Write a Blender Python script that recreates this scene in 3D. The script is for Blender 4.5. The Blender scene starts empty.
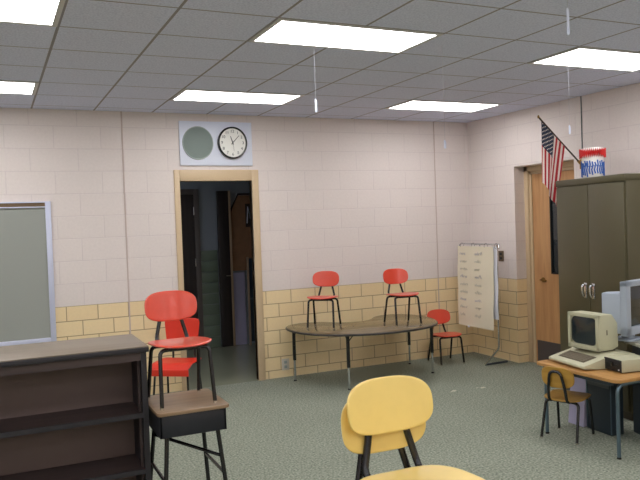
import bpy, bmesh, math, random
from mathutils import Vector, Matrix, Euler
PI = math.pi
random.seed(7)
SC = bpy.context.scene
COL = SC.collection

# ------------------------------------------------------------------ materials
def lin(c):
    return tuple(((v/255)/12.92 if v/255 <= .04045 else ((v/255+.055)/1.055)**2.4) for v in c) + (1,)

def new_mat(name):
    m = bpy.data.materials.new(name); m.use_nodes = True
    nt = m.node_tree; b = nt.nodes['Principled BSDF']
    return m, nt, b

def mat(name, rgb, rough=.5, metal=0., spec=.5, noise=0., nscale=60., bump=0., emit=None, estr=0., coat=0.):
    m, nt, b = new_mat(name)
    b.inputs['Roughness'].default_value = rough
    b.inputs['Metallic'].default_value = metal
    b.inputs['Specular IOR Level'].default_value = spec
    b.inputs['Coat Weight'].default_value = coat
    b.inputs['Coat Roughness'].default_value = .15
    c = lin(rgb)
    tc = nt.nodes.new('ShaderNodeTexCoord')
    n = nt.nodes.new('ShaderNodeTexNoise'); n.inputs['Scale'].default_value = nscale; n.inputs['Detail'].default_value = 4
    nt.links.new(tc.outputs['Object'], n.inputs['Vector'])
    mx = nt.nodes.new('ShaderNodeMix'); mx.data_type = 'RGBA'
    k = noise
    mx.inputs['A'].default_value = tuple(min(1, v*(1-k)) for v in c[:3]) + (1,)
    mx.inputs['B'].default_value = tuple(min(1, v*(1+k)) for v in c[:3]) + (1,)
    nt.links.new(n.outputs['Fac'], mx.inputs['Factor'])
    nt.links.new(mx.outputs['Result'], b.inputs['Base Color'])
    if bump:
        bp = nt.nodes.new('ShaderNodeBump'); bp.inputs['Strength'].default_value = bump; bp.inputs['Distance'].default_value = .003
        nt.links.new(n.outputs['Fac'], bp.inputs['Height']); nt.links.new(bp.outputs['Normal'], b.inputs['Normal'])
    if emit:
        b.inputs['Emission Color'].default_value = lin(emit); b.inputs['Emission Strength'].default_value = estr
    return m

def wood(name, a, bcol, rough=.45, axis='Y', scale=9., coat=0.):
    m, nt, b = new_mat(name)
    b.inputs['Roughness'].default_value = rough; b.inputs['Coat Weight'].default_value = coat
    tc = nt.nodes.new('ShaderNodeTexCoord'); mp = nt.nodes.new('ShaderNodeMapping')
    s = {'X': (.08, 1, 1), 'Y': (1, .08, 1), 'Z': (1, 1, .08)}[axis]
    mp.inputs['Scale'].default_value = s
    n = nt.nodes.new('ShaderNodeTexNoise'); n.inputs['Scale'].default_value = scale*3; n.inputs['Detail'].default_value = 5; n.inputs['Distortion'].default_value = .6
    nt.links.new(tc.outputs['Object'], mp.inputs['Vector']); nt.links.new(mp.outputs['Vector'], n.inputs['Vector'])
    r = nt.nodes.new('ShaderNodeValToRGB')
    r.color_ramp.elements[0].position = .3; r.color_ramp.elements[1].position = .7
    r.color_ramp.elements[0].color = lin(a); r.color_ramp.elements[1].color = lin(bcol)
    nt.links.new(n.outputs['Fac'], r.inputs['Fac']); nt.links.new(r.outputs['Color'], b.inputs['Base Color'])
    return m

TAN_TOP = .8995
def block_wall(name, axis):
    """painted concrete block above a wainscot of glazed tan tile; courses in world metres"""
    m, nt, b = new_mat(name)
    N, L = nt.nodes, nt.links
    tc = N.new('ShaderNodeTexCoord'); sp = N.new('ShaderNodeSeparateXYZ'); L.new(tc.outputs['Object'], sp.inputs[0])
    sub = N.new('ShaderNodeMath'); sub.operation = 'SUBTRACT'; L.new(sp.outputs['Z'], sub.inputs[0]); sub.inputs[1].default_value = TAN_TOP
    cb = N.new('ShaderNodeCombineXYZ'); L.new(sp.outputs[axis], cb.inputs['X']); L.new(sub.outputs[0], cb.inputs['Y'])
    def bricks(w, h, mortar, c1, c2, cm, off):
        t = N.new('ShaderNodeTexBrick'); t.inputs['Scale'].default_value = 1
        t.offset = .5; t.inputs['Brick Width'].default_value = w; t.inputs['Row Height'].default_value = h
        t.inputs['Mortar Size'].default_value = mortar; t.inputs['Mortar Smooth'].default_value = .2
        t.inputs['Color1'].default_value = lin(c1); t.inputs['Color2'].default_value = lin(c2); t.inputs['Mortar'].default_value = lin(cm)
        mp = N.new('ShaderNodeMapping'); mp.inputs['Location'].default_value = (off+40*w, 40*h, 0)
        L.new(cb.outputs[0], mp.inputs['Vector']); L.new(mp.outputs[0], t.inputs['Vector'])
        return t
    wt = bricks(.407, .2035, .0035, (231, 221, 217), (229, 219, 215), (220, 209, 207), .05)
    tt = bricks(.2745, .1365, .0045, (244, 222, 178), (240, 216, 170), (178, 152, 116), .09)
    lt = N.new('ShaderNodeMath'); lt.operation = 'GREATER_THAN'; L.new(sub.outputs[0], lt.inputs[0]); lt.inputs[1].default_value = 0
    mx = N.new('ShaderNodeMix'); mx.data_type = 'RGBA'
    L.new(lt.outputs[0], mx.inputs['Factor']); L.new(tt.outputs['Color'], mx.inputs['A']); L.new(wt.outputs['Color'], mx.inputs['B'])
    n = N.new('ShaderNodeTexNoise'); n.inputs['Scale'].default_value = 45; n.inputs['Detail'].default_value = 5; L.new(tc.outputs['Object'], n.inputs['Vector'])
    mr = N.new('ShaderNodeMapRange'); mr.inputs['To Min'].default_value = .93; mr.inputs['To Max'].default_value = 1.05; L.new(n.outputs['Fac'], mr.inputs['Value'])
    mul = N.new('ShaderNodeMix'); mul.data_type = 'RGBA'; mul.blend_type = 'MULTIPLY'; mul.inputs['Factor'].default_value = 1
    L.new(mx.outputs['Result'], mul.inputs['A']); L.new(mr.outputs['Result'], mul.inputs['B'])
    L.new(mul.outputs['Result'], b.inputs['Base Color'])
    fm = N.new('ShaderNodeMix'); fm.data_type = 'FLOAT'; L.new(lt.outputs[0], fm.inputs['Factor']); L.new(tt.outputs['Fac'], fm.inputs['A']); L.new(wt.outputs['Fac'], fm.inputs['B'])
    ma = N.new('ShaderNodeMath'); ma.operation = 'MULTIPLY_ADD'; ma.inputs[1].default_value = -1; L.new(fm.outputs['Result'], ma.inputs[0])
    nm = N.new('ShaderNodeMath'); nm.operation = 'MULTIPLY'; nm.inputs[1].default_value = .25; L.new(n.outputs['Fac'], nm.inputs[0]); L.new(nm.outputs[0], ma.inputs[2])
    bp = N.new('ShaderNodeBump'); bp.inputs['Strength'].default_value = .5; bp.inputs['Distance'].default_value = .004
    L.new(ma.outputs[0], bp.inputs['Height']); L.new(bp.outputs['Normal'], b.inputs['Normal'])
    rr = N.new('ShaderNodeMapRange'); rr.inputs['To Min'].default_value = .38; rr.inputs['To Max'].default_value = .6; L.new(lt.outputs[0], rr.inputs['Value'])
    L.new(rr.outputs['Result'], b.inputs['Roughness'])
    return m

GX, GY, TX, TY, H = -3.6394, -.69974, .53035, .51309, 2.6758
def ceiling_mat():
    m, nt, b = new_mat('ceiling_tile')
    N, L = nt.nodes, nt.links
    tc = N.new('ShaderNodeTexCoord'); sp = N.new('ShaderNodeSeparateXYZ'); L.new(tc.outputs['Object'], sp.inputs[0])
    def line(out, off, pitch, half):
        a = N.new('ShaderNodeMath'); a.operation = 'SUBTRACT'; a.inputs[1].default_value = off - 40*pitch + pitch/2; L.new(out, a.inputs[0])
        d = N.new('ShaderNodeMath'); d.operation = 'MODULO'; d.inputs[1].default_value = pitch; L.new(a.outputs[0], d.inputs[0])
        s = N.new('ShaderNodeMath'); s.operation = 'SUBTRACT'; s.inputs[1].default_value = pitch/2; L.new(d.outputs[0], s.inputs[0])
        ab = N.new('ShaderNodeMath'); ab.operation = 'ABSOLUTE'; L.new(s.outputs[0], ab.inputs[0])
        lt = N.new('ShaderNodeMath'); lt.operation = 'LESS_THAN'; lt.inputs[1].default_value = half; L.new(ab.outputs[0], lt.inputs[0])
        return lt
    lx = line(sp.outputs['X'], GX, TX, .008); ly = line(sp.outputs['Y'], GY, TY, .0065)
    mxm = N.new('ShaderNodeMath'); mxm.operation = 'MAXIMUM'; L.new(lx.outputs[0], mxm.inputs[0]); L.new(ly.outputs[0], mxm.inputs[1])
    n = N.new('ShaderNodeTexNoise'); n.inputs['Scale'].default_value = 90; n.inputs['Detail'].default_value = 3; L.new(tc.outputs['Object'], n.inputs['Vector'])
    r = N.new('ShaderNodeValToRGB'); r.color_ramp.elements[0].position = .3; r.color_ramp.elements[1].position = .6
    r.color_ramp.elements[0].color = lin((198, 204, 230)); r.color_ramp.elements[1].color = lin((222, 228, 250)); L.new(n.outputs['Fac'], r.inputs['Fac'])
    mx = N.new('ShaderNodeMix'); mx.data_type = 'RGBA'; L.new(mxm.outputs[0], mx.inputs['Factor']); L.new(r.outputs['Color'], mx.inputs['A']); mx.inputs['B'].default_value = lin((148, 144, 150))
    L.new(mx.outputs['Result'], b.inputs['Base Color']); b.inputs['Roughness'].default_value = .9
    bp = N.new('ShaderNodeBump'); bp.inputs['Strength'].default_value = .4; bp.inputs['Distance'].default_value = .004; L.new(n.outputs['Fac'], bp.inputs['Height']); L.new(bp.outputs['Normal'], b.inputs['Normal'])
    return m

def carpet_mat():
    m, nt, b = new_mat('carpet')
    N, L = nt.nodes, nt.links
    tc = N.new('ShaderNodeTexCoord')
    n = N.new('ShaderNodeTexNoise'); n.inputs['Scale'].default_value = 70; n.inputs['Detail'].default_value = 8; L.new(tc.outputs['Object'], n.inputs['Vector'])
    n2 = N.new('ShaderNodeTexNoise'); n2.inputs['Scale'].default_value = 2.2; n2.inputs['Detail'].default_value = 3; L.new(tc.outputs['Object'], n2.inputs['Vector'])
    r = N.new('ShaderNodeValToRGB'); r.color_ramp.elements[0].position = .32; r.color_ramp.elements[1].position = .68
    r.color_ramp.elements[0].color = lin((102, 110, 98)); r.color_ramp.elements[1].color = lin((172, 176, 160)); L.new(n.outputs['Fac'], r.inputs['Fac'])
    mr = N.new('ShaderNodeMapRange'); mr.inputs['To Min'].default_value = .9; mr.inputs['To Max'].default_value = 1.08; L.new(n2.outputs['Fac'], mr.inputs['Value'])
    mul = N.new('ShaderNodeMix'); mul.data_type = 'RGBA'; mul.blend_type = 'MULTIPLY'; mul.inputs['Factor'].default_value = 1
    L.new(r.outputs['Color'], mul.inputs['A']); L.new(mr.outputs['Result'], mul.inputs['B']); L.new(mul.outputs['Result'], b.inputs['Base Color'])
    b.inputs['Roughness'].default_value = 1; b.inputs['Specular IOR Level'].default_value = .1
    bp = N.new('ShaderNodeBump'); bp.inputs['Strength'].default_value = .6; bp.inputs['Distance'].default_value = .006; L.new(n.outputs['Fac'], bp.inputs['Height']); L.new(bp.outputs['Normal'], b.inputs['Normal'])
    return m

M = dict(
    wall_x=block_wall('painted_block_and_tile', 'X'), wall_y=block_wall('painted_block_and_tile_side', 'Y'),
    ceiling=ceiling_mat(), carpet=carpet_mat(),
    plain=mat('plain_paint', (214, 196, 192), .7),
    frame=mat('tan_door_frame', (208, 184, 150), .4, noise=.04),
    door=wood('door_oak', (178, 130, 86), (202, 156, 108), .4, 'Z', 7),
    dark_glass=mat('dark_window_glass', (26, 36, 40), .06, spec=.8),
    brass=mat('aged_brass', (150, 120, 70), .35, 1), plate=mat('bronze_plate', (112, 98, 76), .4, .5),
    chrome=mat('chrome', (214, 216, 220), .16, 1), alu=mat('aluminium_frame', (208, 213, 236), .35, .15),
    black=mat('black_enamel', (20, 21, 26), .25, spec=.6), blackplastic=mat('black_plastic', (24, 25, 28), .5),
    red=mat('red_plastic', (222, 78, 56), .28, noise=.05, nscale=20, coat=.3), redf=mat('red_molded_plastic', (222, 52, 34), .35, noise=.05, nscale=20),
    yellow=mat('yellow_plastic', (244, 214, 128), .32, noise=.04, nscale=20, coat=.25),
    mustard=wood('mustard_plywood', (170, 128, 52), (190, 148, 66), .35, 'X', 8),
    glide=mat('steel_glide', (220, 215, 205), .25, .9),
    laminate=wood('brown_table_laminate', (106, 92, 66), (122, 106, 78), .16, 'X', 5), laminate_edge=mat('dark_table_edge', (48, 44, 40), .4),
    desktop=wood('desk_woodgrain', (132, 108, 84), (154, 128, 100), .35, 'X', 8), deskbox=mat('dark_steel_desk_box', (34, 36, 44), .4),
    shelf=wood('dark_bookcase_wood', (58, 47, 47), (74, 60, 58), .55, 'X', 6), shelf_back=mat('bookcase_back_panel', (104, 88, 84), .6, noise=.06, nscale=14), shelf_top=wood('bookcase_top_laminate', (124, 112, 98), (140, 127, 111), .4, 'X', 6),
    shelf_edge=mat('bookcase_dark_edging', (40, 38, 44), .5),
    tack=mat('grey_green_tack_surface', (158, 162, 156), .9, noise=.1, nscale=160, bump=.3), rail=mat('map_rail_cork', (112, 92, 70), .8, noise=.1),
    white_panel=mat('white_steel_panel', (226, 232, 248), .4), grille=mat('grey_green_grille', (126, 140, 136), .6, noise=.3, nscale=420),
    grille_rim=mat('grille_rim', (160, 172, 168), .4, .3), face=mat('clock_face', (238, 238, 232), .4), ink=mat('black_ink', (22, 22, 26), .5),
    olive=mat('olive_brown_steel', (84, 78, 55), .4, noise=.03, nscale=20), olive_dark=mat('olive_steel_seam', (64, 58, 44), .5),
    computer=mat('beige_computer_plastic', (192, 190, 162), .5, noise=.03), computer_dark=mat('brown_keyboard', (96, 88, 74), .6), key=mat('brown_keycap', (118, 108, 90), .55),
    screen=mat('dark_crt_glass', (30, 40, 46), .12, spec=.7), grey_computer=mat('cool_grey_computer_plastic', (168, 178, 192), .5, noise=.03),
    table_wood=wood('golden_oak_laminate', (172, 124, 70), (192, 145, 86), .35, 'Y', 7), table_steel=mat('blue_grey_table_steel', (104, 124, 138), .3, .75),
    desk_top=mat('pale_grey_desk_top', (190, 192, 180), .45), navy=mat('dark_slate_steel', (44, 56, 66), .5), slate_bar=mat('slate_grey_bar', (78, 88, 94), .5),
    lavender=mat('lavender_paper', (178, 174, 204), .7), paper=mat('cream_chart_paper', (232, 224, 202), .8, noise=.03, nscale=8), paper_white=mat('white_pad_paper', (226, 228, 238), .8),
    marker=mat('grey_marker_ink', (204, 199, 186), .8), mauve=mat('mauve_marker_ink', (196, 190, 192), .8),
    flag_red=mat('flag_red_cloth', (186, 36, 46), .8), flag_white=mat('flag_white_cloth', (236, 222, 212), .8), flag_blue=mat('flag_navy_cloth', (38, 48, 72), .8),
    pole_wood=mat('dark_flag_pole', (62, 46, 36), .45), can_white=mat('white_painted_tin', (232, 228, 222), .5), can_red=mat('red_ruffle', (200, 42, 40), .6), can_blue=mat('blue_figures', (48, 92, 168), .6),
    hall_floor=mat('polished_hall_tile', (150, 152, 130), .1, noise=.06, nscale=3), hall_wall=mat('hall_wall_paint', (150, 158, 168), .6),
    hall_tile=mat('hall_glazed_tile', (122, 136, 120), .3, noise=.05), dark_door=wood('dark_hall_door', (46, 40, 40), (60, 52, 50), .4, 'Z', 6),
    brown_paper=mat('brown_display_paper', (150, 112, 82), .8, noise=.3, nscale=14), brown_dark=mat('dark_brown_trim_paper', (60, 48, 44), .8),
    light_frame=mat('light_frame_white', (206, 206, 206), .5), thread=mat('white_thread', (176, 176, 186), .6), tag=mat('white_tag', (222, 230, 250), .5),
    light_on=mat('fluorescent_lens', (255, 255, 255), .5, emit=(252, 250, 250), estr=10.4),
    hall_fill=mat('hall_fill_emitter', (255, 255, 255), .5, emit=(225, 235, 255), estr=3.2),  # emitter of the added hall fill panel
    hall_frame=mat('dull_hall_frame', (104, 96, 92), .5), scrap=mat('dull_paper_scrap', (196, 192, 172), .8), kick=mat('dull_kick_plate', (92, 84, 84), .4, .3), pale_plate=mat('pale_wall_plate', (206, 200, 190), .5),
    post=mat('pale_wood_edge', (176, 150, 124), .5), groove=mat('control_joint_caulk', (200, 182, 174), .8),
)

# ------------------------------------------------------------------ mesh helpers
def obj(name, bm, m, parent=None, smooth=40, kind=None):
    bmesh.ops.remove_doubles(bm, verts=bm.verts, dist=1e-6)
    bmesh.ops.recalc_face_normals(bm, faces=bm.faces)
    me = bpy.data.meshes.new(name); bm.to_mesh(me); bm.free()
    ms = m if isinstance(m, (list, tuple)) else [m]
    for x in ms: me.materials.append(x)
    if smooth:
        me.polygons.foreach_set('use_smooth', [True]*len(me.polygons)); me.set_sharp_from_angle(angle=math.radians(smooth))
    o = bpy.data.objects.new(name, me); COL.objects.link(o)
    if parent: o.parent = parent
    if kind: o['kind'] = kind
    return o

def tag(o, label, cat, group=None):
    o['label'] = label; o['category'] = cat
    if group: o['group'] = group
    return o

def thing(name, label, cat, loc=(0, 0, 0), rz=0, group=None):
    o = bpy.data.objects.new(name, None); COL.objects.link(o); o.empty_display_size = .1
    o.location = loc; o.rotation_euler = (0, 0, rz)
    return tag(o, label, cat, group)

def struct(name, bm, m, parent=None): return obj(name, bm, m, parent, kind=None if parent else 'structure')

def box(bm, x0, x1, y0, y1, z0, z1, bev=0, seg=2, mi=0):
    t = bmesh.new()
    bmesh.ops.create_cube(t, size=1)
    for v in t.verts: v.co = Vector(((x0+x1)/2+v.co.x*(x1-x0), (y0+y1)/2+v.co.y*(y1-y0), (z0+z1)/2+v.co.z*(z1-z0)))
    if bev: bmesh.ops.bevel(t, geom=t.edges[:], offset=bev, segments=seg, profile=.5, affect='EDGES')
    for f in t.faces: f.material_index = mi
    merge(bm, t); return bm

def merge(bm, t, mtx=None):
    if mtx is not None: bmesh.ops.transform(t, matrix=mtx, verts=t.verts)
    vs = {v: bm.verts.new(v.co) for v in t.verts}
    for f in t.faces:
        try: nf = bm.faces.new([vs[v] for v in f.verts]); nf.material_index = f.material_index
        except ValueError: pass
    t.free()

def B(*a, **k): return box(bmesh.new(), *a, **k)

def fillet(pts, r, n=5):
    """round the corners of a polyline"""
    pts = [Vector(p) for p in pts]; out = [pts[0]]
    for i in range(1, len(pts)-1):
        a, p, c = pts[i-1], pts[i], pts[i+1]
        d1, d2 = (a-p), (c-p); rr = min(r, d1.length*.48, d2.length*.48)
        p1, p2 = p+d1.normalized()*rr, p+d2.normalized()*rr
        for k in range(n+1):
            t = k/n; out.append((1-t)**2*p1+2*t*(1-t)*p+t*t*p2)
    out.append(pts[-1]); return out

def tube(bm, pts, r, seg=10, closed=False, cap=True, r2=None):
    pts = [Vector(p) for p in pts]; n = len(pts); rings = []; up = None
    for i, p in enumerate(pts):
        if closed: t = (pts[(i+1) % n]-pts[i-1]).normalized()
        else: t = (pts[min(i+1, n-1)]-pts[max(i-1, 0)]).normalized()
        if up is None:
            up = t.orthogonal().normalized()
        up = (up-t*up.dot(t)); up = up.normalized() if up.length > 1e-6 else t.orthogonal().normalized()
        s = t.cross(up); rr = r if r2 is None else r+(r2-r)*i/(n-1)
        rings.append([bm.verts.new(p+up*math.cos(2*PI*k/seg)*rr+s*math.sin(2*PI*k/seg)*rr) for k in range(seg)])
    for i in range(n if closed else n-1):
        a, b = rings[i], rings[(i+1) % n]
        for k in range(seg): bm.faces.new((a[k], a[(k+1) % seg], b[(k+1) % seg], b[k]))
    if not closed and cap: bm.faces.new(rings[0]); bm.faces.new(rings[-1][::-1])
    return bm

def T(pts, r, fil=0, **k): return tube(bmesh.new(), fillet(pts, fil) if fil else pts, r, **k)

def lathe(bm, prof, c=(0, 0, 0), seg=32):
    rings = []
    for rad, z in prof:
        if rad < 1e-6: rings.append([bm.verts.new((c[0], c[1], c[2]+z))])
        else: rings.append([bm.verts.new((c[0]+rad*math.cos(2*PI*k/seg), c[1]+rad*math.sin(2*PI*k/seg), c[2]+z)) for k in range(seg)])
    for a, b in zip(rings, rings[1:]):
        for k in range(seg):
            q = [a[k % len(a)], a[(k+1) % len(a)], b[(k+1) % len(b)], b[k % len(b)]]
            q = list(dict.fromkeys(q))
            if len(q) > 2: bm.faces.new(q)
    return bm

def shell(a, b, n, thick, surf, seg=56):
    """rounded superellipse plate: surf(x, y) -> (point, normal)"""
    bm = bmesh.new(); prof = [(.0, 1), (.3, 1), (.55, 1), (.78, 1), (.91, 1), (.965, .92), (.99, .6), (1, 0), (.99, -.6), (.965, -.92), (.91, -1), (.78, -1), (.55, -1), (.3, -1), (0, -1)]
    def se(t):
        c, s = math.cos(t), math.sin(t); return a*math.copysign(abs(c)**(2/n), c), b*math.copysign(abs(s)**(2/n), s)
    rings = []
    for rr, h in prof:
        ring = []
        for k in range(seg if rr else 1):
            x, y = se(2*PI*k/seg); p, nn = surf(x*rr, y*rr); ring.append(bm.verts.new(Vector(p)+Vector(nn)*h*thick/2))
        rings.append(ring)
    for p, q in zip(rings, rings[1:]):
        for k in range(seg):
            f = list(dict.fromkeys([p[k % len(p)], p[(k+1) % len(p)], q[(k+1) % len(q)], q[k % len(q)]]))
            if len(f) > 2: bm.faces.new(f)
    return bm

def prism(pts, h0, h1, axis='z', bev=0):
    """closed polygon extruded along an axis"""
    bm = bmesh.new()
    mk = {'z': lambda p, h: (p[0], p[1], h), 'x': lambda p, h: (h, p[0], p[1]), 'y': lambda p, h: (p[0], h, p[1])}[axis]
    lo = [bm.verts.new(mk(p, h0)) for p in pts]; hi = [bm.verts.new(mk(p, h1)) for p in pts]
    bm.faces.new(lo[::-1]); bm.faces.new(hi)
    for i in range(len(pts)): bm.faces.new((lo[i], lo[(i+1) % len(pts)], hi[(i+1) % len(pts)], hi[i]))
    bmesh.ops.recalc_face_normals(bm, faces=bm.faces)
    if bev: bmesh.ops.bevel(bm, geom=[e for e in bm.edges if e.calc_face_angle(0) > .5], offset=bev, segments=2, profile=.5, affect='EDGES')
    return bm

def spline(pts, n=6):
    out = []; m = len(pts)
    for i in range(m):
        p0, p1, p2, p3 = [Vector(pts[(i+k-1) % m]) for k in range(4)]
        for k in range(n):
            t = k/n; out.append(.5*((2*p1)+(p2-p0)*t+(2*p0-5*p1+4*p2-p3)*t*t+(3*p1-p0-3*p2+p3)*t**3))
    return out

def rounded_rect(x0, x1, y0, y1, r, n=5):
    o = []
    for cx, cy, a in ((x1-r, y1-r, 0), (x0+r, y1-r, PI/2), (x0+r, y0+r, PI), (x1-r, y0+r, 1.5*PI)):
        o += [(cx+r*math.cos(a+PI/2*k/n), cy+r*math.sin(a+PI/2*k/n)) for k in range(n+1)]
    return o

def copy_tree(o, parent=None):
    c = o.copy(); COL.objects.link(c); c.parent = parent
    for ch in list(o.children): copy_tree(ch, c)
    return c

# ------------------------------------------------------------------ room shell
XL, YF = -9.0, -9.4
WT = .06                                   # back wall thickness
DX0, DX1, DZ = -3.402, -2.672, 2.022       # opening to the hall
struct('floor', B(XL, .35, YF, .005, -.1, 0), M['carpet'])
struct('ceiling', B(XL-.2, .4, YF-.2, 0, H, H+.1), M['ceiling'])
w = bmesh.new(); box(w, XL-.2, DX0, 0, WT, 0, H+.1); box(w, DX1, .4, 0, WT, 0, H+.1); box(w, DX0, DX1, 0, WT, DZ, H+.1)
struct('wall_back', w, M['wall_x'])
RY0, RY1, RZ = -1.648, -.79, 2.098          # recess of the side door
w = bmesh.new(); box(w, 0, .18, RY1, 0, 0, H+.1); box(w, 0, .18, YF-.2, RY0, 0, H+.1); box(w, 0, .18, RY0, RY1, RZ, H+.1)
struct('wall_right', w, M['wall_y'])
struct('wall_left', B(XL-.2, XL, YF-.2, 0, 0, H+.1), M['wall_y'])
struct('wall_front', B(XL-.2, .2, YF-.2, YF, 0, H+.1), M['wall_x'])

# control joints in the block, wiring strip on the side wall
struct('trim_1', B(-3.931, -3.919, -.004, .003, .10, H), M['groove'])
struct('trim_2', B(-.471, -.461, -.004, .003, .10, H), M['groove'])
struct('trim_3', T([(-.005, -1.762, H), (-.005, -1.762, 2.07)], .0045, seg=8), M['slate_bar'])

# hall door frame
f = bmesh.new()
box(f, -3.456, DX0, -.02, WT+.008, 0, 2.131, .004); box(f, DX1, -2.600, -.02, WT+.008, 0, 2.131, .004); box(f, DX0, DX1, -.02, WT+.008, DZ, 2.131, .004)
struct('trim_4', f, M['frame'])

# side door: frame, leaf, window, lever
f = bmesh.new()
box(f, .13, .20, RY1-.055, RY1, 0, RZ, .003); box(f, .13, .20, RY0, RY0+.055, 0, RZ, .003); box(f, .13, .20, RY0, RY1, RZ-.055, RZ, .003)
box(f, .155, .20, RY1-.085, RY1-.055, 0, RZ-.055); box(f, .155, .20, RY0+.055, RY0+.085, 0, RZ-.055); box(f, .155, .2, RY0, RY1, RZ-.085, RZ-.055)
struct('trim_5', f, M['frame'])
dY1, dY0 = RY1-.087, RY0+.087
wy1, wy0, wz0, wz1 = -1.135, -1.265, .965, 1.80
d = bmesh.new(); DXa, DXb = .165, .20
box(d, DXa, DXb, wy1, dY1, .006, RZ-.088); box(d, DXa, DXb, dY0, wy0, .006, RZ-.088); box(d, DXa, DXb, wy0, wy1, .006, wz0); box(d, DXa, DXb, wy0, wy1, wz1, RZ-.088)
door2 = struct('door_2', d, M['door'])
f = bmesh.new(); g = .014
box(f, DXa-.008, DXa+.02, wy1-g, wy1, wz0, wz1); box(f, DXa-.008, DXa+.02, wy0, wy0+g, wz0, wz1); box(f, DXa-.008, DXa+.02, wy0, wy1, wz0, wz0+g); box(f, DXa-.008, DXa+.02, wy0, wy1, wz1-g, wz1)
obj('window_frame', f, M['blackplastic'], door2)
obj('pane', B(DXa+.008, DXa+.016, wy0, wy1, wz0, wz1), M['dark_glass'], door2)
h = bmesh.new(); lathe(h, [(0, 0), (.026, 0), (.026, .008), (.01, .012), (.01, .045), (0, .045)], seg=20)
bmesh.ops.transform(h, matrix=Matrix.Translation((DXa, -1.01, .895)) @ Matrix.Rotation(-PI/2, 4, 'Y'), verts=h.verts)
tube(h, fillet([(DXa-.04, -1.01, .895), (DXa-.045, -1.03, .895), (DXa-.045, -1.095, .895)], .02), .009)
obj('handle', h, M['brass'], door2)
obj('kick_plate', B(DXa-.003, DXa, dY0+.02, dY1-.02, .02, .25), M['kick'], door2)

# ------------------------------------------------------------------ hall beyond the open doorway
HY = 2.19
struct('floor_hall', B(-6, 1, .005, HY+.1, -.1, -.0005), M['hall_floor'])
struct('ceiling_hall', B(-6, 1, WT, HY+.1, 2.45, 2.5), M['plain'])
struct('wall_hall', B(-6, 1, HY, HY+.1, 0, 2.5), M['hall_wall'])
struct('wall_hall_left', B(-6.1, -6, WT, HY+.1, 0, 2.5), M['hall_wall'])
struct('wall_hall_right', B(1, 1.1, WT, HY+.1, 0, 2.5), M['hall_wall'])
t = bmesh.new()
for k in range(9): box(t, -2.628, -2.405, HY-.012, HY, .002+k*.141, .138+.141*k, .002)
for k in range(9): box(t, -1.86, .9, HY-.012, HY, .002+k*.141, .138+.141*k, .002)
struct('trim_6', t, M['hall_tile'])
f = bmesh.new(); box(f, -2.70, -2.635, HY-.05, HY, 0, 2.06, .003); box(f, -3.68, -3.615, HY-.05, HY, 0, 2.06, .003); box(f, -3.615, -2.70, HY-.05, HY, 1.995, 2.06, .003)
struct('trim_7', f, M['hall_frame'])
d3 = struct('door_3', B(-3.613, -2.702, HY-.035, HY-.002, .006, 1.993), M['dark_door'])
for z in (.35, 1.12, 1.78): obj('hinge', T([(-2.704, HY-.04, z-.05), (-2.704, HY-.04, z+.05)], .009), M['chrome'], d3)
d4 = struct('door_4', B(-2.40, -2.252, HY-.075, HY-.03, .006, 2.03, .002), M['dark_door'])
obj('door_edge', B(-2.252, -2.222, HY-.078, HY-.028, .006, 2.03, .002), M['post'], d4)
h = bmesh.new(); tube(h, fillet([(-2.275, HY-.075, .93), (-2.275, HY-.125, .93), (-2.33, HY-.125, .93)], .015), .01); obj('handle', h, M['chrome'], d4)

hd = thing('house_display', 'brown house-shaped paper display on the far hall wall beyond the open doorway', 'wall display', (-2.04, HY, 0))
obj('board', prism([(-.175, .98), (.62, .98), (.62, 1.97), (-.06, 1.97), (-.175, 1.76)], -.03, -.014, 'y'), M['brown_paper'], hd)
obj('roof_edge', T([(-.19, -.034, 1.735), (-.065, -.034, 1.985), (.62, -.034, 1.985)], .012, seg=6), M['brown_dark'], hd)
w = obj('window_picture', B(.03, .17, -.034, -.03, 1.55, 1.86), M['brown_dark'], hd)
s = bmesh.new()
tube(s, [(.05, -.037, 1.60), (.065, -.037, 1.82), (.095, -.037, 1.66), (.125, -.037, 1.82), (.15, -.037, 1.60)], .007, seg=6)
obj('paper_strip', s, M['paper_white'], w)
lp = tag(obj('poster', B(-2.218, -2.05, HY-.026, HY-.022, 0, .955), M['lavender']), 'pale lavender poster low on the far hall wall under the brown display', 'poster')
bp = thing('display_panel', 'dark freestanding panel with a pale wooden edge in the hall', 'panel', (-1.9, HY-.14, 0))
obj('panel', B(-.13, .45, -.012, .012, .05, 1.14), M['navy'], bp); obj('edge_post', B(-.15, -.13, -.02, .02, 0, 1.16, .003), M['post'], bp); obj('edge_post', B(.45, .47, -.02, .02, 0, 1.16, .003), M['post'], bp)
obj('cross_bar', B(-.13, .45, -.018, .018, .60, .625), M['slate_bar'], bp)

# ------------------------------------------------------------------ ceiling lights
def make_light():
    t = thing('ceiling_light', '', 'light')
    x1, y1, g = 2*TX, TY, .0337
    f = bmesh.new(); z0 = -.006
    box(f, .006, x1-.006, .006, g, z0, .0); box(f, .006, x1-.006, y1-g, y1-.006, z0, .0); box(f, .006, g, g, y1-g, z0, .0); box(f, x1-g, x1-.006, g, y1-g, z0, .0)
    obj('frame', f, M['light_frame'], t)
    obj('diffuser', B(g, x1-g, g, y1-g, -.003, .0), M['light_on'], t)
    return t
LN = {(0, 4): 'lit fluorescent ceiling panel in the middle, the largest one in view', (0, 0): 'lit fluorescent ceiling panel above the clock and the open doorway',
      (4, 0): 'lit fluorescent ceiling panel nearest the far right corner of the room', (4, 4): 'lit fluorescent ceiling panel above the flag, cut by the right edge',
      (-4, 4): 'lit fluorescent ceiling panel cut off by the top left corner of the photo', (-4, 0): 'small lit ceiling panel at the left edge, above the tack board'}
l0 = None
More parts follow.
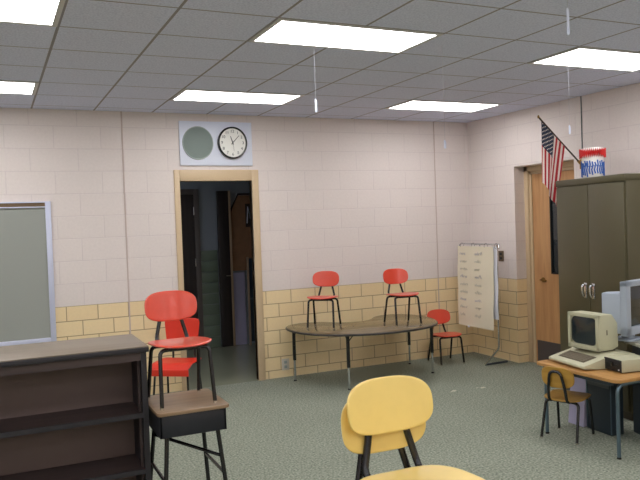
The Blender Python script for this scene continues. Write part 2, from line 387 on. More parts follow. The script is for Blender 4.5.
for i in (-8, -4, 0, 4):
    for j in (0, 4, 8, 12, 16):
        t = make_light() if l0 is None else copy_tree(l0)
        l0 = l0 or t
        t.location = (GX+TX*i, GY-TY*(j+1)+TY*0, H)
        t.location.y = GY-TY*(j+1); t['group'] = 'fluorescent ceiling panels'
        t['label'] = LN.get((i, j), 'lit fluorescent ceiling panel outside the view of the photo')

t = thing('hall_fill_light', 'added fill light panel on the hall ceiling, out of sight behind the back wall', 'light', (-4.6, .8, 2.45))  # added fill light, out of view, brightens the hall beyond the doorway
obj('frame', B(-.02, 1.24, -.02, .62, -.02, -.0), M['light_frame'], t); obj('diffuser', B(0, 1.22, 0, .6, -.024, -.02), M['hall_fill'], t)

# ------------------------------------------------------------------ threads hanging from the ceiling
def hanger(x, y, ztop, zb, lab):
    t = thing('hanging_thread', lab, 'hanging thread', (x, y, 0), 0, 'threads hanging from the ceiling')
    obj('thread', T([(0, 0, H), (0, 0, ztop-.004)], 0.0007, seg=6), M['thread'], t)
    obj('tag', T(fillet([(-.004, 0, ztop), (-.004, 0, zb), (.005, 0, zb), (.005, 0, ztop-.01), (-.004, 0, ztop)], .004), .0032, seg=6), M['tag'], t)
hanger(-3.197, -2.744, 2.352, 2.272, 'white thread with a clip hanging in front of the back wall, left of the middle')
hanger(-2.52, -4.19, 2.565, 2.440, 'thickest white clip hanging at the top right, nearest the camera')
hanger(-2.43, -3.02, 2.075, 2.025, 'thin white thread hanging in front of the far ceiling light on the right')
hanger(-1.262, -2.895, 2.215, 2.155, 'thin white thread hanging between the flag and the decorated tin')

# ------------------------------------------------------------------ things on the back wall
pn = thing('speaker_panel', 'white panel with a round speaker grille above the doorway', 'speaker panel', (-3.024, 0, 0))
obj('panel', B(-.367, .367, -.022, 0, 2.172, 2.602, .004), M['white_panel'], pn)
g = lathe(bmesh.new(), [(0, .016), (.08, .0155), (.135, .012), (.148, .008), (.148, 0), (0, 0)], seg=48)
RX = Matrix.Rotation(PI/2, 4, 'X')
bmesh.ops.transform(g, matrix=Matrix.Translation((-.188, -.022, 2.39)) @ RX @ Matrix.Diagonal((1, 1.05, 1, 1)), verts=g.verts)
gr = obj('speaker_grille', g, M['grille'], pn)
g = T([(-.188+.148*math.cos(2*PI*k/48), -.027, 2.39+.156*math.sin(2*PI*k/48)) for k in range(48)], .006, closed=True, seg=8); obj('rim', g, M['grille_rim'], gr)

ck = thing('wall_clock', 'round black-rimmed wall clock on the white panel', 'clock', (-2.867, -.022, 2.395))
g = lathe(bmesh.new(), [(0, 0), (.148, 0), (.152, .01), (.150, .03), (.143, .036), (.136, .034), (.134, .022), (0, .022)], seg=56); bmesh.ops.transform(g, matrix=RX @ Matrix.Diagonal((1, 1.05, 1, 1)), verts=g.verts)
obj('rim', g, M['black'], ck)
g = lathe(bmesh.new(), [(0, .0235), (.135, .0235), (.135, .021), (0, .021)], seg=56); bmesh.ops.transform(g, matrix=RX @ Matrix.Diagonal((1, 1.05, 1, 1)), verts=g.verts)
face = obj('face', g, M['face'], ck)
def text_mesh(name, s, size, mtx, m, parent):
    cu = bpy.data.curves.new(name, 'FONT'); cu.body = s; cu.size = size; cu.align_x = 'CENTER'; cu.align_y = 'CENTER'; cu.extrude = .0006
    tmp = bpy.data.objects.new(name, cu); COL.objects.link(tmp)
    bpy.context.view_layer.update()
    me = bpy.data.meshes.new_from_object(tmp.evaluated_get(bpy.context.evaluated_depsgraph_get()))
    bpy.data.objects.remove(tmp); bpy.data.curves.remove(cu)
    me.transform(mtx); me.materials.clear(); me.materials.append(m)
    o = bpy.data.objects.new(name, me); COL.objects.link(o); o.parent = parent; return o
for k in range(1, 13):
    a = PI/2-k*PI/6
    text_mesh('numeral', str(k), .040, Matrix.Translation((.108*math.cos(a), -.0245, .113*math.sin(a))) @ RX, M['ink'], face)
def hand(nm, deg, l, tail, wd, yy):
    b = prism([(-wd, -tail), (wd, -tail), (wd*.5, l), (-wd*.5, l)], yy-.0015, yy, 'y'); bmesh.ops.rotate(b, matrix=Matrix.Rotation(math.radians(deg), 3, 'Y'), verts=b.verts); obj(nm, b, M['ink'], ck)
hand('hour_hand', -18, .068, .018, .0055, -.026); hand('minute_hand', 43, .10, .02, .004, -.028); hand('second_hand', 172, .085, .02, .0016, -.030)

pt = thing('wall_plate', 'small pale outlet plate low on the tan tile beside the left table leg', 'outlet', (-2.375, 0, .13))
obj('plate', B(-.04, .04, -.007, 0, -.058, .058, .002), M['pale_plate'], pt)
for zz in (-.024, .024): obj('socket', B(-.016, .016, -.009, -.006, zz-.014, zz+.014, .002), M['grille_rim'], pt)

bb = thing('bulletin_board', 'grey-green tack board in a pale metal frame on the left wall', 'bulletin board', (-5.45, 0, 0))
x0, x1, z0, z1 = -1.0, .873, .588, 1.853; fw = .047
obj('tack_surface', B(x0+.02, x1-.02, -.012, 0, z0+.02, z1-.02), M['tack'], bb)
for a in ((x1-fw, x1, z0, z1), (x0, x0+fw, z0, z1)): obj('frame_side', B(a[0], a[1], -.024, 0, a[2], a[3], .003), M['alu'], bb)
obj('frame_bottom', B(x0+fw, x1-fw, -.024, 0, z0, z0+fw, .003), M['alu'], bb)
rl = obj('map_rail', B(x0+fw, x1-fw, -.022, 0, z1-.045, z1-.012), M['rail'], bb)
for zz in (z1-.054, z1-.012): obj('rail_lip', B(x0+fw, x1-fw, -.028, 0, zz, zz+.009), M['alu'], rl)

# wall plate on the side wall
pl = thing('wall_plate', 'small bronze outlet plate on the right wall beside the easel', 'outlet', (0, -.545, 1.14))
obj('plate', B(-.007, 0, -.042, .042, -.058, .058, .002), M['plate'], pl)
for zz in (-.024, .024): obj('socket', B(-.010, -.006, -.017, .017, zz-.014, zz+.014, .002), M['blackplastic'], pl)

# ------------------------------------------------------------------ classroom chairs
def chair(name, label, s, plastic, loc, rot, group=None, hoop=False, cat='chair', ba=.155, bb=.088):
    t = thing(name, label, cat, loc, math.radians(rot), group)
    mt = M[plastic]
    def seat_s(x, y):
        z = .335 - .06*y + .35*x*x - .16*max(0, -(y+.06))**1.4 + .9*max(0, y-.07)**2
        return (x*s, (y-.01)*s, (z-.006)*s), (0, 0, 1)
    obj('seat', shell(.168, .165, 3.2, .013*s, seat_s), mt, t)
    def back_s(x, v):
        return (x*s, (.185-1.25*x*x+.16*v)*s, (.522+v)*s), Vector((0, -1, .16)).normalized()
    obj('backrest', shell(ba, bb, 2.9, .012*s, back_s), mt, t)
    r = .0112*s; P = lambda *p: [tuple(c*s for c in q) for q in p]
    for sg in (-1, 1):
        l = obj('leg', T(P((sg*.148, -.158, .008), (sg*.138, -.115, .312), (sg*.075, -.10, .314)), r, .05*s), M['black'], t)
        obj('glide', lathe(bmesh.new(), [(0, 0), (.012*s, 0), (.0115*s, .014*s), (0, .014*s)], P((sg*.1482, -.159, 0))[0], 14), M['glide'], l)
        l = obj('leg', T(P((sg*.150, .172, .008), (sg*.138, .095, .305), (sg*.075, .08, .307)), r, .05*s), M['black'], t)
        obj('glide', lathe(bmesh.new(), [(0, 0), (.012*s, 0), (.0115*s, .014*s), (0, .014*s)], P((sg*.1504, .173, 0))[0], 14), M['glide'], l)
    f = bmesh.new()
    tube(f, P((-.08, -.10, .312), (.08, -.10, .312)), r); tube(f, P((-.08, .08, .307), (.08, .08, .307)), r)
    if not hoop:
        for sg in (-1, 1): tube(f, P((sg*.062, -.10, .313), (sg*.062, .08, .313)), r*.9)
    obj('seat_frame', f, M['black'], t)
    if hoop:
        obj('back_hoop', T(P((-.075, .05, .314), (-.075, .17, .318), (-.072, .187, .42), (-.045, .214, .575), (.045, .214, .575), (.072, .187, .42), (.075, .17, .318), (.075, .05, .314)), r*1.05, .05*s), M['black'], t)
    else:
        for sg in (-1, 1):
            obj('upright', T(P((sg*.062, .06, .314), (sg*.094, .168, .322), (sg*.064, .186, .44), (sg*.048, .203, .53)), r, .04*s), M['black'], t)
    return t
KT = .545                                   # kidney table top
chair('classroom_chair', 'small red chair standing on the table, nearer the doorway', 0.887, 'red', (-2.118, -.426, KT), -39, 'small red chairs')
chair('classroom_chair', 'small red chair standing on the table, nearer the easel', 0.887, 'red', (-1.402, -.742, KT), -6.3, 'small red chairs')
chair('classroom_chair', 'small red chair standing on the floor behind the right end of the table', 0.922, 'red', (-.607, -.316, 0), -6.2, 'small red chairs')
DT = .66
chair('classroom_chair', 'red chair standing on the student desk beside the bookcase', .938, 'red', (-4.189, -3.055, DT), 1.0, 'small red chairs')
chair('classroom_chair', 'large yellow chair on top of another, nearest the camera', 1.40, 'yellow', (-3.596, -4.46, .075), -1, 'stacked yellow chairs', ba=.145, bb=.082)
chair('classroom_chair', 'yellow chair underneath the front one, only part of its back showing', 1.40, 'yellow', (-3.614, -4.425, 0), -2, 'stacked yellow chairs', ba=.142, bb=.090)
chair('classroom_chair', 'mustard chair with a black hoop back pushed under the computer table', .86, 'mustard', (-1.41, -2.955, 0), 112, None, True, ba=.138, bb=.088)

# molded red chair by the door jamb
mc = thing('molded_chair', 'red molded chair on the floor behind the student desk, beside the door frame', 'chair', (-3.60, -.44, 0), math.radians(-36)); mc.scale = (.88, .88, .95)
def mback(x, v): 
    wv = 1-.16*(.5-v/.26)
    return (x*wv, .19+.10*v-.5*x*x, .65+v), (0, -1, .1)
obj('backrest', shell(.20, .13, 7, .012, mback), M['redf'], mc)
def mseat(x, y):
    z = .385+.2*x*x-2.2*max(0, -y-.10)**1.6
    return (x, y, z), (0, 0, 1)
st = obj('seat', shell(.215, .20, 7, .014, mseat), M['redf'], mc)
obj('front_lip', B(-.205, .205, -.212, -.196, 2.9e-1, .352, .006), M['redf'], st)
for sx in (-1, 1):
    obj('upright', T([(sx*.12, .10, .37), (sx*.12, .20, .38), (sx*.12, .195, .62)], .011, .04), M['black'], mc)
    for sy in (-1, 1): obj('leg', T([(sx*.19, sy*.19, 0), (sx*.17, sy*.15, .36), (sx*.1, sy*.14, .365)], .011, .04), M['black'], mc)

# ------------------------------------------------------------------ kidney table
kt = thing('kidney_table', 'kidney-shaped brown table on adjustable legs against the tan tile', 'table', (-1.69, -.55, 0))
pts = [(-2.46, -.33), (-2.43, -.62), (-2.27, -.87), (-2.0, -1.03), (-1.66, -1.09), (-1.34, -1.04), (-1.10, -.88), (-.96, -.62), (-.935, -.34), (-1.01, -.13), (-1.18, -.04), (-1.36, -.10), (-1.50, -.25), (-1.68, -.33), (-1.86, -.25), (-2.0, -.10), (-2.19, -.04), (-2.38, -.12)]
out = [(p.x+1.69, p.y+.55) for p in spline([(a, b, 0) for a, b in pts], 6)]
top = obj('tabletop', prism(out, KT-.024, KT, 'z', .003), M['laminate'], kt)
obj('edge_band', T([(x, y, KT-.013) for x, y in out], .0105, closed=True, seg=8), M['laminate_edge'], top)
for (x, y) in ((-2.365, -.23), (-2.08, -.86), (-1.035, -.69), (-.985, -.17)):
    lx, ly = x+1.69, y+.55
    l = obj('leg', T([(lx, ly, .21), (lx, ly, KT-.024)], .0165, seg=14), M['black'], kt)
    obj('leg_insert', T([(lx, ly, .012), (lx, ly, .25)], .0115, seg=12), M['chrome'], l)
    obj('glide', lathe(bmesh.new(), [(0, 0), (.016, 0), (.014, .012), (0, .014)], (lx, ly, 0), 14), M['blackplastic'], l)
    cx, cy = -lx, -ly; n_ = math.hypot(cx, cy) or 1
    for a in (-.9, .9):
        dx, dy = (cx*math.cos(a)-cy*math.sin(a))/n_, (cx*math.sin(a)+cy*math.cos(a))/n_
        obj('brace', T([(lx, ly, KT-.10), (lx+.06*dx, ly+.06*dy, KT-.026)], .005, seg=8), M['black'], l)

# ------------------------------------------------------------------ easel with chart pad
ez = thing('chart_easel', 'chrome easel stand holding a cream chart pad in the corner', 'easel', (-.30, -.56, 0))
obj('column', T([(-.0, -.285, 1.285), (-.0, -.275, .20), (-.075, -.14, .012)], .0105, .03), M['chrome'], ez)
obj('brace', T([(.012, .02, 1.28), (.02, -.26, .62), (.006, -.277, .58)], .006), M['chrome'], ez)
obj('foot_bar', T([(-.075, -.14, .011), (.22, -.13, .011)], .011), M['navy'], ez)
tb = obj('top_bar', T([(-.02, .36, 1.245), (.0, .345, 1.285), (.0, -.325, 1.285), (-.02, -.34, 1.245)], .009, .03), M['chrome'], ez)
for yy in (.30, .10, -.12, -.29):
    obj('ring', T([(-.012+.022*math.cos(2*PI*k/20), yy, 1.268+.028*math.sin(2*PI*k/20)) for k in range(20)], .0022, closed=True, seg=6), M['plate'], tb)
cp = thing('chart_pad', 'large cream chart sheet with two columns of handwriting, hung on the easel', 'chart paper', (-.335, -.54, 0))
def sheet(bm, x, y0, y1, z0, z1, curl):
    n = 16; rows = []
    for k in range(n+1):
        z = z1+(z0-z1)*k/n; xx = x-curl*(k/n)**2+.004*math.sin(k*.9)
        rows.append([bm.verts.new((xx+.004*math.sin(j*1.1+k*.3), y0+(y1-y0)*j/8, z)) for j in range(9)])
    for a, b in zip(rows, rows[1:]):
        for j in range(8): bm.faces.new((a[j], a[j+1], b[j+1], b[j]))
    g = bmesh.ops.extrude_face_region(bm, geom=bm.faces[:])
    bmesh.ops.translate(bm, vec=(.0016, 0, 0), verts=[e for e in g['geom'] if isinstance(e, bmesh.types.BMVert)])
    return bm
obj('front_sheet', sheet(bmesh.new(), 0, -.285, .335, .385, 1.262, .02), M['paper'], cp)
obj('pad', sheet(bmesh.new(), .018, -.325, .315, .50, 1.262, .0), M['paper_white'], cp)
rnd = random.Random(3)
for row in range(9):
    z = 1.175-row*.084
    for ci, (ys, ln) in enumerate(((.285, .13), (.02, .12))):
        L_ = ln*rnd.uniform(.7, 1.1); n = int(L_/.012); pp = []
        for k in range(n*2+1):
            zz = z+(.016 if k % 2 else -.012)*rnd.uniform(.4, 1)+(.014 if rnd.random() < .18 else 0)
            kk = (1.262-zz)/.877*16
            pp.append((-.02*(kk/16)**2-.0095, ys-k*L_/(2*n), zz))
        obj('handwriting', T(pp, .0022, seg=5), M['marker' if row % 3 else 'mauve'], cp)
obj('white_clip', B(-.033, -.027, .115, .14, .372, .395, .002), M['paper_white'], cp)

# ------------------------------------------------------------------ bookcase and student desk (near left)
bk = thing('bookcase', 'low dark wooden bookcase with empty shelves at the lower left', 'bookcase', (-5.12, -2.9, 0))
bx0, bx1, by0, by1, bz = -.74, .745, -.21, .26, .98
obj('top_panel', B(bx0-.01, bx1+.012, by0-.012, by1, bz-.006, bz, .002), M['shelf_top'], bk)
obj('top_edge', B(bx0-.01, bx1+.012, by0-.016, by1, bz-.03, bz-.006, .002), M['shelf_edge'], bk)
for a in (bx0, bx1-.028): obj('side_panel', B(a, a+.028, by0, by1, 0, bz-.03), M['shelf_edge'], bk)
obj('back_panel', B(bx0+.028, bx1-.028, by1-.185, by1-.175, .05, bz-.03), M['shelf_back'], bk)
obj('valance', B(bx0+.028, bx1-.028, by0+.004, by0+.022, bz-.075, bz-.03), M['shelf'], bk)
for z in (.06, .345, .635):
    s_ = obj('shelf', B(bx0+.028, bx1-.028, by0+.012, by1-.185, z-.02, z), M['shelf'], bk)
    obj('shelf_edging', B(bx0+.028, bx1-.028, by0+.002, by0+.012, z-.024, z+.001), M['shelf_edge'], s_)
obj('plinth', B(bx0+.028, bx1-.028, by0+.02, by0+.036, 0, .04), M['shelf_edge'], bk)
ins = obj('shelf_standard', B(bx1-.040, bx1-.028, by0+.05, by0+.066, .06, bz-.08), M['shelf'], bk)

sd = thing('student_desk', 'student desk with a woodgrain top and dark metal box beside the bookcase', 'desk', (-4.175, -3.06, 0))
dw, dd = .187, .21
obj('desktop', prism(rounded_rect(-dw, dw, -dd, dd, .025), DT-.018, DT, 'z', .003), M['desktop'], sd)
b_ = bmesh.new()
box(b_, -dw+.012, dw-.02, -dd+.012, -dd+.022, DT-.128, DT-.018, .002); box(b_, -dw+.012, dw-.02, dd-.03, dd-.02, DT-.128, DT-.018, .002)
box(b_, -dw+.012, -dw+.022, -dd+.012, dd-.02, DT-.128, DT-.018); box(b_, dw-.03, dw-.02, -dd+.012, dd-.02, DT-.128, DT-.018); box(b_, -dw+.012, dw-.02, -dd+.012, dd-.02, DT-.130, DT-.124)
obj('book_box', b_, M['deskbox'], sd)
for sx in (-1, 1):
    for sy in (-1, 1):
        l = obj('leg', T([(sx*(dw-.01), sy*(dd+.0), .01), (sx*(dw-.055), sy*(dd-.06), DT-.13)], .0115, seg=10), M['black'], sd)
        obj('glide', lathe(bmesh.new(), [(0, 0), (.014, 0), (.012, .014), (0, .014)], (sx*(dw-.01), sy*dd, 0), 12), M['glide'], l)
    obj('stretcher', T([(sx*(dw-.035), -dd+.035, .30), (sx*(dw-.035), dd-.035, .30)], .009), M['black'], sd)
obj('cross_brace', T([(-dw+.045, dd-.05, .46), (dw-.04, -dd+.045, .385)], .009), M['black'], sd)

# ------------------------------------------------------------------ right: steel cabinet with flag and tin
da, ca = math.atan2(-.335, .942), math.atan2(-.157, .988)                 # local x runs into the depth, local y along the front to the left
cb = thing('storage_cabinet', 'tall olive brown steel cabinet with two doors, right of the wooden door', 'cabinet', (-.7725, -2.934, 0), ca)
CW, CD, CH = .869, .45, 1.865
obj('body', B(.012, CD, 0, CW, .06, CH-.004, .004), M['olive'], cb)
obj('top_panel', B(-.003, CD+.001, -.001, CW+.001, CH-.055, CH, .006), M['olive'], cb)
obj('plinth', B(.03, CD-.02, .02, CW-.02, 0, .06), M['olive_dark'], cb)
for a, b2, hy in ((.012, CW/2-.003, CW/2-.05), (CW/2+.003, CW-.012, CW/2+.05)):
    dr = obj('door', B(-.004, .012, a, b2, .075, CH-.060, .003), M['olive'], cb)
    hz = .955
    obj('handle', T([(-.006, hy, hz+.045), (-.04, hy, hz+.042), (-.04, hy, hz-.02), (-.025, hy, hz-.05)], .009, .02), M['chrome'], dr)
    obj('handle_plate', B(-.010, -.006, hy-.018, hy+.018, hz-.065, hz+.06, .002), M['chrome'], dr)

tn = thing('decorated_tin', 'round tin with red ruffle and blue figures on top of the cabinet', 'tin', (-.495, -2.36, CH))
obj('tin', lathe(bmesh.new(), [(0, 0), (.083, 0), (.086, .004), (.086, .25), (.083, .254), (0, .254)], seg=40), M['can_white'], tn)
r_ = bmesh.new(); ra, rb = [], []
for k in range(80):
    a = 2*PI*k/80; w_ = .015*(1 if k % 2 else -1)
    ra.append(r_.verts.new(((.098+w_*.5)*math.cos(a), (.098+w_*.5)*math.sin(a), .236+w_*1.0))); rb.append(r_.verts.new(((.097+w_*.5)*math.cos(a+.04), (.097+w_*.5)*math.sin(a+.04), .186-w_*1.3)))
for k in range(80): r_.faces.new((ra[k], ra[(k+1) % 80], rb[(k+1) % 80], rb[k]))
g = bmesh.ops.solidify(r_, geom=r_.faces[:], thickness=.003)
obj('ruffle', r_, M['can_red'], tn)
f_ = bmesh.new(); rnd = random.Random(5)
for k in range(26):
    a = 2*PI*k/26
    zt = .140+rnd.uniform(-.012, .012); zb = .02+rnd.uniform(-.01, .02)
    P = lambda da, z: ((.0873)*math.cos(a+da), (.0873)*math.sin(a+da), z)
    tube(f_, [P(0, zt), P(.06, .11), P(-.05, .07), P(.03, zb)], .0065, seg=6)
    tube(f_, [P(-.09, .10+rnd.uniform(0, .03)), P(0, .085), P(.09, .10+rnd.uniform(0, .03))], .0042, seg=6)
obj('blue_figures', f_, M['can_blue'], tn)

fl = thing('wall_flag', 'small american flag on a pole leaning out from the right wall above the door', 'flag', (0, -1.752, 2.045))
base = Vector((-.02, 0, 0)); tip = Vector((-.70, -.205, .385))
pole = obj('pole', T([base, tip], .0075, seg=10), M['pole_wood'], fl)
obj('finial', lathe(bmesh.new(), [(0, .02), (.008, .012), (.010, 0), (.007, -.01), (0, -.012)], tuple(tip), 14), M['brass'], pole)
bk_ = B(-.012, 0, -.022, .022, -.05, .04, .003); tube(bk_, [(-.01, 0, -.01), base+(tip-base).normalized()*.05], .012); obj('bracket', bk_, M['brass'], fl)
ax = (tip-base).normalized(); Lh, Lf = .44, .525
side = Vector((ax.y, -ax.x, 0)).normalized()
nu, nv = 52, 40
def flag_pt(u, v):                          # u along the hoist from the tip, v along the fly
    p = tip-ax*(.052+u*Lh)
    squeeze = ax*(u-.15)*.22*v*Lh*1.2
    fold = side*(.012*math.sin(u*11+1.0*v)*(v**.7)+.003*math.sin(u*27)*v)
    drop = Vector((0, 0, -1))*v*Lf*(1+.10*u)
    back = Vector((-ax.x, -ax.y, 0))*0
    return p+Vector((ax.x, ax.y, .25*ax.z))*(u)*.30*v*Lh*1.6+fold+drop
f_ = bmesh.new()
vg = [[f_.verts.new(flag_pt(i/nu, j/nv)) for j in range(nv+1)] for i in range(nu+1)]
for i in range(nu):
    for j in range(nv):
        fc = f_.faces.new((vg[i][j], vg[i+1][j], vg[i+1][j+1], vg[i][j+1]))
        stripe = int(i/nu*13)
        fc.material_index = 2 if (stripe < 7 and j < nv*.40) else (0 if stripe % 2 == 0 else 1)
# stars: little white stars on both faces of the canton
def star(u, v, sgn):
    p = flag_pt(u, v); du = (flag_pt(u+.01, v)-flag_pt(u-.01, v)).normalized(); dv = (flag_pt(u, v+.01)-flag_pt(u, v-.01)).normalized()
    n = du.cross(dv).normalized()*sgn; dv = n.cross(du)
    vs = []
    for k in range(10):
        a = 2*PI*k/10; r = .0082 if k % 2 == 0 else .0045
        vs.append(f_.verts.new(p+n*.0012+du*math.cos(a)*r+dv*math.sin(a)*r))
    fc = f_.faces.new(vs); fc.material_index = 1
for a in range(9):
    for b in range(6 if a % 2 == 0 else 5):
        for sg in (1, -1): star((a+1)/10*7/13, ((b+.5 if a % 2 == 0 else b+1)/6)*.40, sg)
me = bpy.data.meshes.new('cloth'); f_.to_mesh(me); f_.free()
for m_ in ('flag_red', 'flag_white', 'flag_blue'): me.materials.append(M[m_])
me.polygons.foreach_set('use_smooth', [True]*len(me.polygons))
o = bpy.data.objects.new('cloth', me); COL.objects.link(o); o.parent = fl

# ------------------------------------------------------------------ computer table and computers
TT = .512
ct = thing('computer_table', 'low oak-topped table on blue-grey tube legs holding the beige computer', 'table', (-1.245, -3.12, 0))
tx0, tx1, ty0, ty1 = -.27, .255, -.385, .375
top = obj('tabletop', prism(rounded_rect(tx0, tx1, ty0, ty1, .045), TT-.022, TT, 'z', .003), M['table_wood'], ct)
obj('apron', B(tx0+.03, tx1-.03, ty0+.06, ty1-.06, TT-.05, TT-.022), M['navy'], ct)
for y in (ty0+.028, ty1-.085):
    for xa, xb in ((tx0+.030, 0), (tx1-.03, 0)):
        l = obj('leg', T([(xa, y, .008), (xa, y, TT-.036), (xb, y, TT-.036)], .0125, .06, seg=12), M['table_steel'], ct)
        obj('glide', lathe(bmesh.new(), [(0, 0), (.015, 0), (.013, .012), (0, .012)], (xa, y, 0), 12), M['blackplastic'], l)

cr = math.atan2(-.16, .987)                 # computer: local x = depth away from the user, local y = width
cp2 = thing('desktop_computer', 'beige computer with built-in keyboard on the oak table', 'computer', (-1.455, -2.985, TT), cr)
prof = [(0, .018), (.012, .012), (.19, .0), (.42, .0), (.42, .088), (.36, .094), (.215, .094), (.185, .080), (.004, .034)]
obj('case', prism(prof, -.212, .195, 'y', .004), M['computer'], cp2)
kb = bmesh.new()
ang = math.atan2(.080-.034, .181)
def on_slope(t, up): return (.004+t*math.cos(ang)-up*math.sin(ang), .034+t*math.sin(ang)+up*math.cos(ang))
def slope_box(bm, t0, t1, y0, y1, u0, u1, bev=0):
    q = bmesh.new(); box(q, t0, t1, y0, y1, u0, u1, bev)
    merge(bm, q, Matrix.Translation((.004, 0, .034)) @ Matrix.Rotation(-ang, 4, 'Y'))
slope_box(kb, .045, .155, -.15, .14, -.004, .0015)
kbo = obj('keyboard_well', kb, M['computer_dark'], cp2)
kk = bmesh.new()
for r in range(5):
    for c in range(14): slope_box(kk, .050+r*.0205, .0665+r*.0205, -.145+c*.0202+.002*r, -.129+c*.0202+.002*r, .0015, .0075, .0015)
obj('keys', kk, M['key'], kbo)
obj('badge', B(.30, .31, .13, .17, .094, .0955), M['computer_dark'], cp2)

mo = thing('beige_monitor', 'beige monitor with a dark screen standing on the beige computer', 'monitor', (-1.257, -3.010, TT+.0945), cr+math.radians(9))
x0, yw, hh = -.04, .143, .266
obj('stand', B(x0+.03, x0+.18, -.12, .12, 0, .012, .003), M['computer_dark'], mo)
bd = bmesh.new()
fr = [(x0, -yw, .012), (x0, yw, .012), (x0, yw, hh), (x0, -yw, hh)]
body = obj('housing', prism([(x0+.012, .012), (x0+.13, .012), (x0+.185, .03), (x0+.185, hh-.075), (x0+.13, hh-.004), (x0+.012, hh-.002)], -yw+.003, yw-.003, 'y', .005), M['computer'], mo)
z = bmesh.new(); bw = .026; xs = x0-.006; xe = x0+.016
box(z, xs, xe, -yw, -yw+.026, .012, hh, .004); box(z, xs, xe, yw-bw, yw, .012, hh, .004); box(z, xs, xe, -yw, yw, hh-bw, hh, .004); box(z, xs, xe, -yw, yw, .012, .012+.034, .004)
obj('bezel', z, M['computer'], mo)
obj('screen', shell((yw*2-.026-bw)/2+.002, (hh-.012-.034-bw)/2+.002, 5, .006, lambda a, b: ((x0+.010-.010*(1-(a/.13)**2)*(1-(b/.11)**2), a, b+.012+.034+(hh-.012-.034-bw)/2), (-1, 0, 0))), M['screen'], mo)
obj('side_slot', B(x0+.075, x0+.083, -yw+.001, -yw+.006, .12, .155), M['computer_dark'], mo)

dk = thing('disk_drive', 'small beige disk drive with a black face beside the beige computer', 'disk drive', (-1.33, -3.295, TT), math.atan2(-.16, .987))
obj('case', B(.008, .235, -.085, .085, .006, .088, .005), M['computer'], dk)
fp = obj('front_panel', B(0, .010, -.083, .083, .008, .086, .002), M['blackplastic'], dk)
obj('drive_slot', B(-.002, .001, -.065, .065, .05, .056), M['ink'], fp); obj('latch', B(-.010, .001, -.012, .012, .042, .066, .002), M['black'], fp)
obj('indicator', B(-.003, .001, -.07, -.06, .018, .026), M['paper_white'], fp)
for yy in (-.06, .06): obj('rubber_foot', B(.02, .21, yy-.01, yy+.01, 0, .007), M['blackplastic'], dk)

d2 = thing('computer_desk', 'grey-topped dark desk behind the oak table at the right edge', 'desk', (-.975, -3.07, 0), da)
DZ2 = .665
obj('desktop', B(0, .72, -.62, 0, DZ2-.026, DZ2, .004), M['desk_top'], d2)
for a in (.045, .66): obj('side_panel', B(a, a+.02, -.58, -.03, 0, DZ2-.026), M['navy'], d2)
obj('modesty_panel', B(.065, .66, -.05, -.035, .2, DZ2-.026), M['navy'], d2)
m2 = thing('grey_monitor', 'cool grey monitor on the grey desk, in front of the cabinet', 'monitor', (-1.105, -3.225, DZ2), math.radians(14))
# local x along the bezel, local y away from the viewer
W2, H2 = .30, .43
obj('foot', prism(rounded_rect(.07, .27, .01, .17, .03), 0, .014, 'z', .003), M['grey_computer'], m2)
obj('neck', lathe(bmesh.new(), [(.05, .012), (.045, .03), (.055, .052)], (.175, .09, 0), 20), M['grey_computer'], m2)
z = bmesh.new(); zb = .05
box(z, 0, .06, -.0, .05, zb, H2, .006); box(z, W2-.045, W2, -.0, .05, zb, H2, .006); box(z, 0, W2, 0, .05, H2-.04, H2, .006); box(z, 0, W2, 0, .05, zb, zb+.06, .006)
obj('bezel', z, M['grey_computer'], m2)
obj('housing', prism([(.004, .045), (W2-.004, .045), (W2-.06, .09), (W2-.15, .15), (.09, .20), (.004, .19)], zb+.012, H2-.085, 'z', .008), M['grey_computer'], m2)
obj('screen', shell((W2-.09)/2+.003, (H2-zb-.10)/2+.003, 5, .006, lambda a, b: ((a+W2/2, .016-.010*(1-(a/.14)**2)*(1-(b/.13)**2), b+zb+.06+(H2-zb-.10)/2), (0, -1, 0))), M['screen'], m2)
kb2 = thing('grey_keyboard', 'pale keyboard on the grey desk beneath the grey monitor', 'keyboard', (-.90, -3.50, DZ2), math.radians(12))
obj('case', prism([(-.08, 0), (.08, 0), (.08, .032), (.06, .034), (-.08, .016)], -.09, .30, 'x', .003), M['grey_computer'], kb2)
kk = bmesh.new()
for r in range(5):
    for c in range(16): box(kk, -.07+c*.0225, -.052+c*.0225, -.062+r*.024, -.043+r*.024, .022+r*.0035, .029+r*.0035, .0015)
obj('keys', kk, M['paper_white'], kb2)

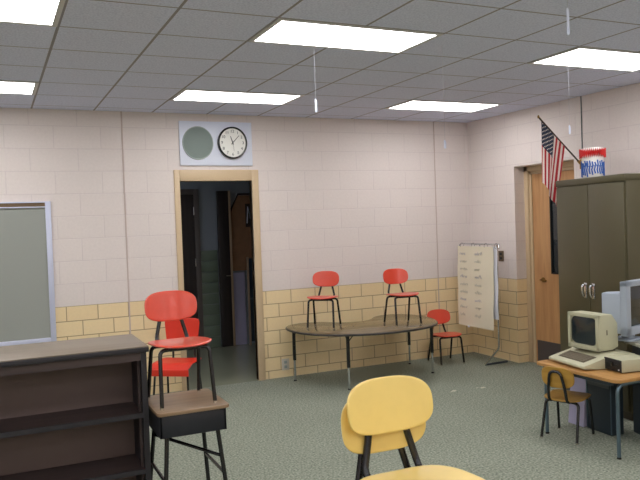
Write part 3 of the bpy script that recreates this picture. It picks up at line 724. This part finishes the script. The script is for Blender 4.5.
bn = thing('storage_box', 'dark slate metal box on the floor under the computer table', 'box', (-1.10, -2.99, 0), math.radians(-4))
obj('body', B(-.05, .06, -.13, .11, 0, .42, .004), M['navy'], bn); obj('top_bar', B(-.056, -.05, -.12, .10, .33, .36), M['slate_bar'], bn)
for yy in (-.13, .11): obj('edge_strip', B(-.055, -.05, yy-.004, yy+.004, .01, .42), M['table_steel'], bn)
tag(obj('card_sheet', prism([(-1.17, .004), (-1.13, .004), (-1.115, .40), (-1.125, .40)], -2.86, -2.71, 'y'), M['lavender']), 'lavender sheet of card standing behind the mustard chair', 'card')

# ------------------------------------------------------------------ scraps on the carpet
for k, (x, y, rz, lab) in enumerate(((-1.319, -1.44, .4, 'scrap of pale paper on the carpet just right of the yellow chair'), (-1.029, -1.47, -.3, 'scrap of pale paper on the carpet in front of the easel'))):
    s_ = bmesh.new(); n = 6
    vv = [[s_.verts.new((-.045+.09*i/n, -.014+.028*j/2, .002+.004*math.sin(i*1.3+j))) for j in range(3)] for i in range(n+1)]
    for i in range(n):
        for j in range(2): s_.faces.new((vv[i][j], vv[i+1][j], vv[i+1][j+1], vv[i][j+1]))
    bmesh.ops.solidify(s_, geom=s_.faces[:], thickness=.001)
    o = obj('paper_scrap', s_, M['scrap']); o.location = (x, y, .001); o.rotation_euler = (0, 0, rz); tag(o, lab, 'paper scrap', 'paper scraps')

# ------------------------------------------------------------------ world, camera, view
wd = bpy.data.worlds.new('world'); SC.world = wd; wd.use_nodes = True
wd.node_tree.nodes['Background'].inputs['Color'].default_value = (.02, .022, .03, 1); wd.node_tree.nodes['Background'].inputs['Strength'].default_value = 1
cam = bpy.data.cameras.new('camera'); co = bpy.data.objects.new('camera', cam); COL.objects.link(co)
yaw, pitch, roll = .43288669, -.02533019, -.03505277
F = Vector((math.sin(yaw)*math.cos(pitch), math.cos(yaw)*math.cos(pitch), math.sin(pitch)))
r0 = Vector((math.cos(yaw), -math.sin(yaw), 0)); u0 = r0.cross(F)
r1 = math.cos(roll)*r0+math.sin(roll)*u0; u1 = -math.sin(roll)*r0+math.cos(roll)*u0
mt = Matrix((r1, u1, -F)).transposed().to_4x4(); mt.translation = Vector((-5.07365, -6.79625, 1.58351))
co.matrix_world = mt
cam.sensor_width = 36; cam.lens = 711.69*36/640; cam.clip_start = .05
SC.camera = co
SC.view_settings.view_transform = 'Standard'; SC.view_settings.look = 'None'; SC.view_settings.gamma = 1; SC.view_settings.use_curve_mapping = False
SC.view_settings.exposure = 0
